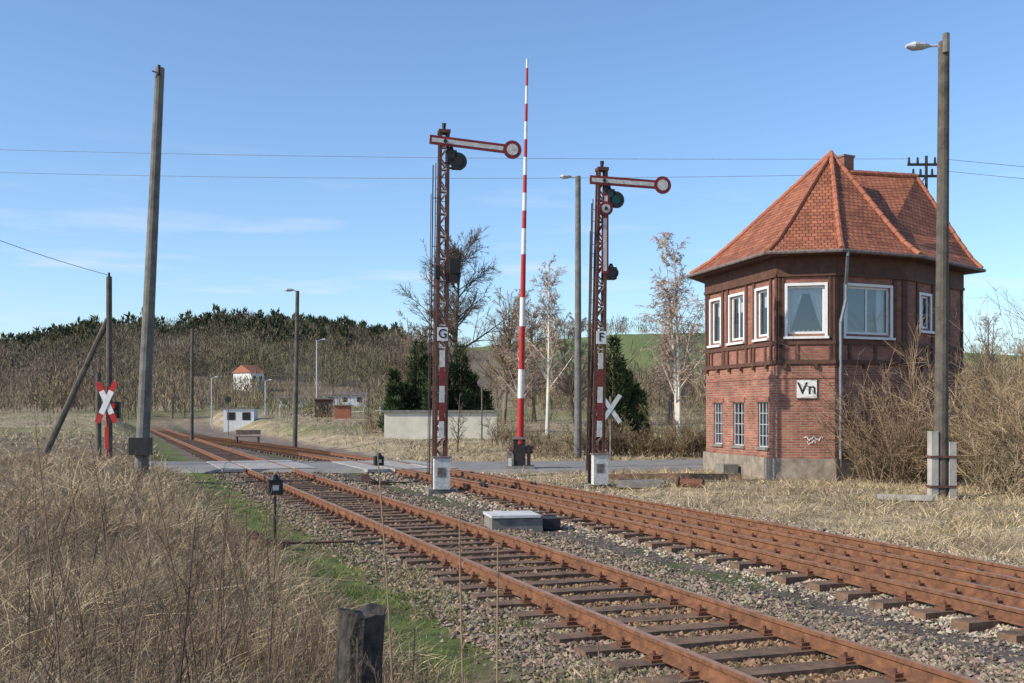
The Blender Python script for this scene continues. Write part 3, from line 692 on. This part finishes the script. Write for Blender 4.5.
# ------------------------------------------------------------ poles and lamps
def pole(name,x,y,ztop,r0,r1,k,lean=(0,0),lamp=None,stub=False):
    b=MB(); z0=H(x,y)-.3
    n_=6; pts=[Vector((x+lean[0]*q/n_,y+lean[1]*q/n_,z0+(ztop-z0)*q/n_)) for q in range(n_+1)]
    for q in range(n_): b.cyl(pts[q],pts[q+1],r0+(r1-r0)*q/n_,r0+(r1-r0)*(q+1)/n_,k,12)
    t=pts[-1]
    if lamp:
        dx,dz,ll=lamp
        b.path([t-Vector((0,0,.25)),t+Vector((dx*.35,0,-.05+dz*.4)),t+Vector((dx,0,dz))],.03,'lampw',6)
        s=1 if dx>0 else -1; c=t+Vector((dx+s*ll*.4,0,dz))
        vs=[];n2_=12
        for f_,r_ in ((0,.05),(.25,.13),(.7,.17),(1,.06)):
            for q in range(n2_): 
                an=2*math.pi*q/n2_; vs.append(c+Vector((s*(f_-.5)*ll,math.cos(an)*r_*1.1,math.sin(an)*r_*.6)))
        b.add(vs,[(i*n2_+j,i*n2_+(j+1)%n2_,(i+1)*n2_+(j+1)%n2_,(i+1)*n2_+j) for i in range(3) for j in range(n2_)]+[tuple(range(n2_)),tuple(range(3*n2_,4*n2_))],'lampw')
    if stub:
        b.box((x-.19,y-.02,z0+.95),(.16,.28,1.9),'conc'); b.box((x+.23,y-.02,z0+.85),(.16,.30,1.6),'conc'); 
        for zz in (.6,1.3): b.box((x,y-.02,z0+zz),(.62,.34,.05),'rust')
    return b,name
b,nm=pole('street_lamp',10.13,26,10.7,.165,.125,'wood',(.08,0),(-.40,-.10,.55),True)
b.cyl((10.2,25.85,10.4),(10.2,25.85,10.85),.08,.08,'poleg',10); b.build(nm)
b,nm=pole('wooden_pole',-10.8,32,11.95,.20,.13,'poleg',(.56,0)); 
b.box((-10.75,31.85,.95),(.55,.45,.5),'black'); b.cyl((-10.24,31.9,11.7),(-10.24,31.9,12.0),.05,.05,'black',8); b.path([(-10.3,31.8,11.6),(-10.25,31.8,11.75),(-10.4,31.8,11.8)],.02,'black'); b.build(nm)
b,nm=pole('street_lamp',2.88,48,12.2,.17,.12,'poleg',(0,0),(-.35,-.02,.5)); b.build(nm)
b,nm=pole('street_lamp',-11.85,60,8.5,.13,.10,'wood',(.15,0),(-.25,.05,.5)); b.build(nm)
b,nm=pole('wooden_pole',-23.3,80,7.9,.14,.11,'wood',(.05,0)); b.build(nm)
b,nm=pole('street_lamp',-21.3,120,9.6,.09,.07,'lampw',(0,0),(.6,.1,.5)); b.build(nm)
b,nm=pole('street_lamp',-35.5,130,5.8,.08,.06,'lampw',(0,0),(.4,.1,.5)); b.build(nm)
b,nm=pole('street_lamp',-28.7,128,5.4,.08,.06,'lampw',(0,0),(.4,.1,.5)); b.build(nm)
b,nm=pole('wooden_pole',-14.65,40,6.85,.12,.10,'wood',(-.0,0)); 
b.cyl((-17.1,40.2,.3),(-14.7,40,5.3),.13,.10,'wood',10); b.cyl((-14.65,40,6.7),(-14.65,40,7.0),.05,.04,'black',8); b.build(nm)
b,nm=pole('wooden_pole',-15.6,41.5,3.4,.11,.10,'wood',(0,0)); b.build(nm)
b,nm=pole('fence_post',3.6,62,5.5,.06,.05,'greys'); b.build(nm)
b,nm=pole('utility_pole',-62,52,16.3,.2,.13,'wood'); b.box((-62,52,15.9),(1.4,.1,.1),'black'); b.build(nm)
b,nm=pole('utility_pole',48,41,10.3,.2,.13,'wood'); b.box((48,41,10.0),(1.4,.1,.1),'black'); b.build(nm)
b,nm=pole('utility_pole',-30,22,16.0,.18,.13,'wood'); b.build(nm)
def wire(a,b,sag,r=.012):
    m_=MB(); a=Vector(a);b=Vector(b); pts=[]
    for q in range(25):
        t=q/24; p=a.lerp(b,t); p.z-=sag*4*t*(1-t); pts.append(p)
    m_.path(pts,r,'greys',4); m_.build('overhead_wire')
wire((-62,52,16.1),(13.8,38.1,10.7),.65,.009); wire((-62,52.3,15.5),(13.9,38.1,10.2),1.0,.009)
wire((14.9,38.1,10.7),(48,41,10.1),.5,.009); wire((14.8,38.1,10.3),(48,41,9.6),.5,.009)
wire((-14.65,40,6.9),(-30,22,18.0),1.9,.012)
# ------------------------------------------------------------ crossbucks
def crossbuck(x,y,zc,s,k1,k2,extra=True,tilt=.5):
    e=MB(); z0=H(x,y)-.2
    e.cyl((x,y,z0),(x,y,zc+s*.45),.045,.04,'red' if extra else 'greys',8)
    for sg_ in (-1,1):
        d=Vector((math.sin(tilt)*sg_,0,math.cos(tilt))); p=Vector((x,y-.06-.012*(sg_+1),zc)); q=d.cross(Vector((0,1,0)))
        e.fbox(p,d,Vector((0,1,0)),q,(-s*.34,0,-.09),(s*.34,.02,.09),k1)
        e.fbox(p,d,Vector((0,1,0)),q,(-s*.60,0,-.09),(-s*.34-.001,.02,.09),k2); e.fbox(p,d,Vector((0,1,0)),q,(s*.34+.001,0,-.09),(s*.60,.02,.09),k2)
    if extra:
        e.box((x+.16,y+.25,zc-.25),(.34,.2,.55),'black'); e.cyl((x+.16,y+.12,zc-.12),(x+.16,y+.15,zc-.12),.09,.09,'red',12)
        e.box((x,y-.03,zc-1.15),(.12,.03,.7),'red')
    e.build('railway_crossbuck_sign')
crossbuck(-13.25,36,2.25,1.2,'white','red',True,.42)
crossbuck(4.05,45.2,2.05,1.15,'lampw','lampw',False,.6)
def roadsign(x,y,z,k='greys'):
    e=MB(); e.cyl((x,y,H(x,y)-.2),(x,y,z),.04,.04,'greys',8); e.cyl((x,y-.06,z),(x,y-.04,z),.28,.28,k,20); e.build('traffic_sign')
roadsign(-1.75,64,3.6); roadsign(-24.5,95,2.9,'black')
# ------------------------------------------------------------ small lineside things
def pointlamp(x,y,zt,s=1):
    e=empty('switch_lantern'); b=MB(); z0=H(x,y)
    b.cyl((x,y,z0-.1),(x,y,zt-.28*s),.025,.02,'black',8); b.box((x,y,z0+.05),(.5*s,.28*s,.14),'rust',.3)
    b.box((x,y,zt-.13*s),(.24*s,.24*s,.26*s),'black',.35); b.cyl((x,y,zt),(x,y,zt+.09*s),.1*s,.04*s,'black',10)
    b.fbox((x,y,zt-.13*s),(math.cos(.35),math.sin(.35),0),(-math.sin(.35),math.cos(.35),0),(0,0,1),(-.05*s,-.125*s,-.05*s),(.05*s,-.1205*s,.04*s),'whitem')
    b.path([(x-.05,y,z0+.12),(x-.35*s,y-.1,z0+.22*s)],.02,'rust',6); b.cyl((x-.35*s,y-.16,z0+.2*s),(x-.35*s,y-.04,z0+.2*s),.11*s,.11*s,'rust',14)
    b.path([(x,y,z0+.08),(x+1.2,y+.45,z0+.06)],.02,'rust',6)
    b.build('lantern',e)
pointlamp(-3.75,17.4,.9,.92); pointlamp(-4.0,33,.62,1.1)
b=MB(); x,y=.02,20.6; b.box((x,y,-.14),(.95,.8,.28),'concd',.2); b.box((x-.03,y,.045),(.92,.9,.05),'lid',.2); b.box((x+.66,y+.1,-.12),(.36,.5,.2),'black',.2); b.build('concrete_cable_box')  # black block on the right stands in for the box's shadow
b=MB(); 
for q in range(5): b.box((3.6+q*.55+rng.normal()*.05,33.6-.25*q,-.05+.02*q),(1.9,.25,.16),'sleeper',-.25+rng.normal()*.08)
b.build('sleeper_stack')
b=MB(); b.cyl((4.55,29.9,.02),(5.15,29.6,.02),.12,.12,'plate',14); b.cyl((4.5,29.92,.02),(4.55,29.9,.02),.17,.17,'rust',14); b.build('rusty_roller')
b=MB(); b.box((3.6,30.6,-.05),(1.3,.9,.18),'concd',-.2); b.build('concrete_slab')
b=MB(); b.box((9.0,25.2,.0),(1.2,.12,.12),'conc',-.4); b.build('concrete_beam')
b=MB(); x,y=-.80,5.5; z0=H(x,y)-.1; n_=24; vs=[]
rr_=[.117+.004*math.sin(q*math.pi/4)+.003*math.sin(q*math.pi*.75) for q in range(n_)]; tp=[.018*math.sin(q*math.pi/6)+.010*math.sin(q*math.pi*.5) for q in range(n_)]
for zi,zz in enumerate(np.linspace(z0,1.0,9)):
    for q in range(n_):
        an=2*math.pi*q/n_; r=rr_[q]+rng.normal()*.0025; vs.append((x+.006*zi+r*math.cos(an),y+r*math.sin(an),zz+(tp[q] if zi==8 else 0)))
vs.append((x+.05,y,.995))
b.add(vs,[(i*n_+j,i*n_+(j+1)%n_,(i+1)*n_+(j+1)%n_,(i+1)*n_+j) for i in range(8) for j in range(n_)]+[(8*n_+j,8*n_+(j+1)%n_,9*n_) for j in range(n_)],'stump')
b.build('wooden_stump')
# ------------------------------------------------------------ background buildings
def house(name,x,y,w_,d_,h_,rh,wk,rk,rot=0,wins=2,zb=None):
    e=empty(name); z0=(H(x,y) if zb is None else zb)-.3; b=MB(); ca,sa=math.cos(rot),math.sin(rot); ex=Vector((ca,sa,0));ey=Vector((-sa,ca,0)); o=Vector((x,y,z0)); Zv=Vector((0,0,1))
    b.fbox(o,ex,ey,Zv,(-w_/2,-d_/2,-2),(w_/2,d_/2,h_),wk); b.build('walls',e)
    r=MB(); a=.3
    if rh>0:
        A_=[o+ex*(-w_/2-a)+ey*(-d_/2-a)+Zv*h_,o+ex*(w_/2+a)+ey*(-d_/2-a)+Zv*h_,o+ex*(w_/2+a)+ey*(d_/2+a)+Zv*h_,o+ex*(-w_/2-a)+ey*(d_/2+a)+Zv*h_,o+ex*(-w_/2-a)+Zv*(h_+rh),o+ex*(w_/2+a)+Zv*(h_+rh)]
        r.add(A_,[(0,1,5,4),(2,3,4,5),(0,4,3),(1,2,5),(3,2,1,0)],rk)
    else: r.fbox(o,ex,ey,Zv,(-w_/2-a*.5,-d_/2-a*.5,h_+.001),(w_/2+a*.5,d_/2+a*.5,h_+.12),rk)
    r.build('roof',e); wv_=MB()
    for q in range(wins):
        u=-w_/2+w_*(q+.5)/wins; wv_.fbox(o,ex,ey,Zv,(u-.4,-d_/2-.03,h_*.45),(u+.4,-d_/2-.002,h_*.82),'dark')
    if wins: wv_.build('windows',e)
house('pale_low_building',-4.35,68,6.8,3,1.85,0,'plaster','concd',.02,0)
house('small_kiosk',-27.6,112,3.0,3,2.1,0,'white','greys',.1,2)
house('bus_shelter',-20.2,118,1.8,1.8,2.2,0,'timber','greys',.1,1)
house('bus_shelter',-17.2,112,1.6,1.6,1.6,0,'roofr','greys',.1,0)
house('white_farm_building',-29.5,195,7.5,5,2.2,.6,'white','greys',.1,3)
house('white_farm_building',-38,190,4,4,1.8,.6,'white','greys',.1,2)
house('village_house',-57,238,3.6,5.5,4.0,1.7,'white','roofr',1.0,2)
house('hill_house',-184,430,7,7,7,3,'plaster','roofr',.4,3)
house('hill_house',-171,425,7,7,6,3,'white','greys',.4,3)
b=MB()
for q in range(14):
    x=-34+q*1.9; y=125; z=H(x,y); b.cyl((x,y,z-.1),(x,y,z+1),.04,.04,'whitem',6)
b.path([(-34,125,H(-34,125)+.95),(-9.3,125,H(-9.3,125)+.95)],.045,'whitem'); b.build('guard_rail')
b=MB(); x,y=-17.3,72; z=H(x,y)
b.box((x,y,z+.45),(1.6,.4,.06),'wood'); b.box((x,y+.2,z+.75),(1.6,.06,.3),'wood')
for u in (-.7,.7): b.box((x+u,y,z+.2),(.08,.35,.5),'wood')
b.build('bench')
# ------------------------------------------------------------ trees
birch=dict(trunkc=(.62,.60,.56),twigc=(.37,.29,.24))
tree('birch_tree',2.3,72,11.0,.15,n=(40,12,12),lr=(.32,.42,.5),ang=(40,38,38),droop=.18,up=.3,rmin=.015,**birch)
tree('birch_tree',.6,74,9.8,.13,n=(36,12,11),lr=(.32,.42,.5),ang=(40,38,38),droop=.18,up=.3,rmin=.015,**birch)
tree('birch_tree',10.2,66,12.4,.15,n=(40,13,13),lr=(.32,.42,.5),ang=(42,40,38),droop=.22,up=.25,rmin=.016,trunks=2,**birch)
tree('bare_tree',-4.6,86,13.6,.30,n=(46,15,14),lr=(.48,.5,.5),ang=(55,42,40),up=.3,rmin=.02,t0=.3,trunkc=(.12,.10,.085),twigc=(.13,.10,.085))
tree('bare_tree',-.6,95,12,.2,n=(30,11,11),lr=(.42,.45,.5),up=.3,rmin=.02,trunkc=(.2,.16,.13),twigc=(.28,.21,.165),trunks=2)
tree('bare_tree',5.5,90,9.8,.2,n=(28,11,11),lr=(.42,.45,.5),up=.3,rmin=.02,trunkc=(.2,.16,.13),twigc=(.28,.21,.165),trunks=2)
tree('bare_tree',-8.4,100,9.5,.2,n=(28,11,10),lr=(.42,.45,.5),up=.3,rmin=.02,trunkc=(.17,.14,.12),twigc=(.2,.15,.12),trunks=2)
tree('bare_tree',1.8,100,10,.2,n=(28,10,10),lr=(.42,.45,.5),up=.3,rmin=.02,trunkc=(.17,.14,.12),twigc=(.25,.19,.15),trunks=2)
tree('bare_tree',13.5,95,8.5,.2,n=(26,10,10),lr=(.42,.45,.5),up=.3,rmin=.02,trunkc=(.17,.14,.12),twigc=(.25,.19,.15),trunks=2)
tree('bare_tree',26,60,7.5,.15,n=(24,9,8),up=.3,rmin=.011,twigc=(.24,.18,.13),trunks=2)
tree('small_bare_tree',-2.6,52,2.9,.06,n=(14,6,4),up=.3,rmin=.008)
def conifer(name,x,y,h,w_,n=9000,lobes=9):
    z0=H(x,y)-.1; A=Acc()
    A.add(strands(np.array([[x,y,z0]]),np.array([[0,0,1.]]),np.zeros((1,3)),np.array([h*.9]),np.array([.16]),np.array([.03]),4,6,np.array([.08,.06,.04])))
    lx=rng.normal(size=lobes)*w_*.24; ly=rng.normal(size=lobes)*w_*.24; lh=h*rng.uniform(.5,.95,lobes)*np.clip(1.1-np.hypot(lx,ly)/w_,.4,1); lx[0]=ly[0]=0; lh[0]=h; lw=w_*rng.uniform(.14,.24,lobes); lw[0]=w_*.24
    li=rng.integers(0,lobes,n); t=rng.uniform(.02,1,n)**.9; a=rng.uniform(0,6.283,n)
    rr=lw[li]*np.clip(1.12-t,.0,1)**.75*rng.uniform(.3,1.2,n)**.5*(.6+.9*vnoise(a*2.2+li*7,t*9,4))
    P=np.stack([x+lx[li]+rr*np.cos(a),y+ly[li]+rr*np.sin(a),z0+.1+t*lh[li]],1)
    D=np.stack([np.cos(a)*.8,np.sin(a)*.8,rng.uniform(.2,1.5,n)],1)+rng.normal(size=(n,3))*.4
    s=vnoise(P[:,0]*2.2+40,P[:,2]*2.2+P[:,1]*2,8)
    c=np.array([.048,.070,.032])*(.35+1.5*s[:,None])*rng.uniform(.7,1.3,(n,1))
    A.add(strands(P,D,np.zeros((n,3)),rng.uniform(.14,.5,n)*h/6,np.full(n,.035)*h/6*1.2,np.full(n,.01),1,2,c))
    A.build(name)
conifer('conifer_tree',-6.4,75,6.2,4.6,17000,15); conifer('conifer_tree',-3.5,75.5,6.0,3.4,12000,11); conifer('conifer_tree',6.1,66,6.1,3.0,10000,9)
sh=(.25,.19,.13)
for (x,y,w_,h_,n_,c_) in [(11.3,31.2,2.0,4.0,60,sh),(12.8,31.6,1.8,2.8,46,sh),(10.4,31.6,1.3,1.9,30,sh),(11.0,30.9,1.0,5.0,16,(.22,.16,.11)),(14.2,30.0,2.6,4.2,70,(.30,.235,.15)),(12.6,28.6,1.6,2.4,46,(.32,.25,.16)),(15.6,33,3,5.2,70,(.28,.22,.14)),(13.4,26.6,2.0,4.0,60,(.34,.27,.18)),(13.9,27.5,2.0,5.0,34,(.24,.18,.12)),(17,31,3,4.4,50,(.30,.235,.15)),(16,37,3,4.5,40,sh),(12.0,26.2,1.4,1.7,34,(.38,.31,.21))]:
    bush('bare_shrub',x,y,w_,h_,n_,c_,(8,6),.0075,lean=.5)
for q in range(9): bush('brown_hedge',3.2+q*.75,49.5-q*.2,1.3,1.25+.2*rng.uniform(),34,(.17,.13,.08),(8,5),.012)
for (x,y,w_,h_) in [(1.6,47,1.8,1.2),(.9,50,2,1.6),(8,52,3,2.6),(-.6,58,2,1.8),(12,56,3,3),(5.0,56,2,2.0),(-9.5,75,2.5,1.6),(22,45,4,5),(19,40,3,4.6),(24,38,3,4.6)]:
    bush('bare_shrub',x,y,w_,h_,34,(.24,.19,.13),(7,5),.010)
# ------------------------------------------------------------ distant woods
def woods(name,n,xr,yr,hmin,hmax,cols,K=70,cond=None,wid=.10,conif=False,asp=.42):
    x=rng.uniform(xr[0],xr[1],n*3);y=rng.uniform(yr[0],yr[1],n*3)
    k=np.ones(len(x),bool) if cond is None else cond(x,y); x=x[k][:n];y=y[k][:n];m=len(x)
    h=rng.uniform(hmin,hmax,m)*(.6+.8*fbm(x*.04,y*.04,12)); z=ht(x,y)-.2; idx=np.repeat(np.arange(m),K)
    cols=np.array(cols); c=cols[np.clip((fbm(x*.02,y*.02,14)*2.4-.7+rng.normal(size=m)*.2)*len(cols),0,len(cols)-1).astype(int)]*rng.uniform(.7,1.25,(m,1))
    A=Acc()
    A.add(strands(np.stack([x,y,z],1),np.tile([0,0,1.],(m,1)),rng.normal(size=(m,3))*.02,h*.8,h*.012,h*.005,1,3,c*.7))
    a=rng.uniform(0,6.283,m*K); t=rng.uniform(.0,1,m*K)
    if conif: rr=asp*h[idx]*(1-t)**.6*rng.uniform(.3,1,m*K); zz=z[idx]+h[idx]*(.12+.82*t)
    else: rr=asp*h[idx]*np.sqrt(np.clip(1-(2*t-1)**2,0,1))*rng.uniform(.1,1,m*K)**.5; zz=z[idx]+h[idx]*(.10+.76*t)
    P=np.stack([x[idx]+rr*np.cos(a),y[idx]+rr*np.sin(a),zz],1)
    D=np.stack([np.cos(a)*.4,np.sin(a)*.4,np.full(m*K,1.)],1)+rng.normal(size=(m*K,3))*.3
    wv_=wid*h[idx]/8*rng.uniform(.5,1.3,m*K)*(2.5 if conif else 1)
    A.add(strands(P,D,np.zeros((m*K,3)),h[idx]*rng.uniform(.08,.2,m*K),wv_,wv_*.3,1,2,c[idx]*rng.uniform(.8,1.2,(m*K,1))))
    A.build(name)
brn=[(.16,.135,.105),(.225,.18,.135),(.14,.125,.09),(.20,.17,.12),(.16,.15,.09)]
brn2=[(.20,.16,.12),(.27,.21,.15),(.18,.14,.11),(.22,.19,.12)]
woods('distant_trees',3500,(-330,-12),(225,470),4,7.5,brn,90,lambda x,y:~((x>-75)&(y<250))&(fbm(x*.02,y*.02,3)>.33)&(fbm(x*.012,y*.02,61)<.56),.085)
woods('distant_conifers',560,(-175,-45),(330,470),5,9,[(.055,.07,.04),(.08,.09,.05)],80,lambda x,y:fbm(x*.03,y*.03,9)>.45,.12,True,.40)
woods('distant_conifers',130,(-260,-110),(270,470),5,8,[(.055,.07,.04)],80,lambda x,y:fbm(x*.03,y*.03,19)>.45,.12,True,.40)
woods('distant_trees',300,(-75,30),(140,220),3,7,brn2,110,lambda x,y:fbm(x*.05,y*.05,8)>.42,.07)
woods('distant_trees',230,(-150,-60),(150,230),3,6.0,brn2,110,lambda x,y:fbm(x*.05,y*.05,8)>.42,.07)
woods('distant_trees',420,(5,150),(115,210),3,8.5,brn2,110,lambda x,y:fbm(x*.05,y*.05,8)>.42,.07)
woods('distant_trees',160,(-5,250),(400,470),4,8,brn,70,lambda x,y:fbm(x*.03,y*.03,18)>.5,.12)
woods('distant_shrubs',150,(-45,40),(95,135),1.0,2.4,[(.26,.20,.14),(.22,.17,.12),(.17,.165,.09)],80,lambda x,y:np.abs(offs(x,y)-6)>9,.10)
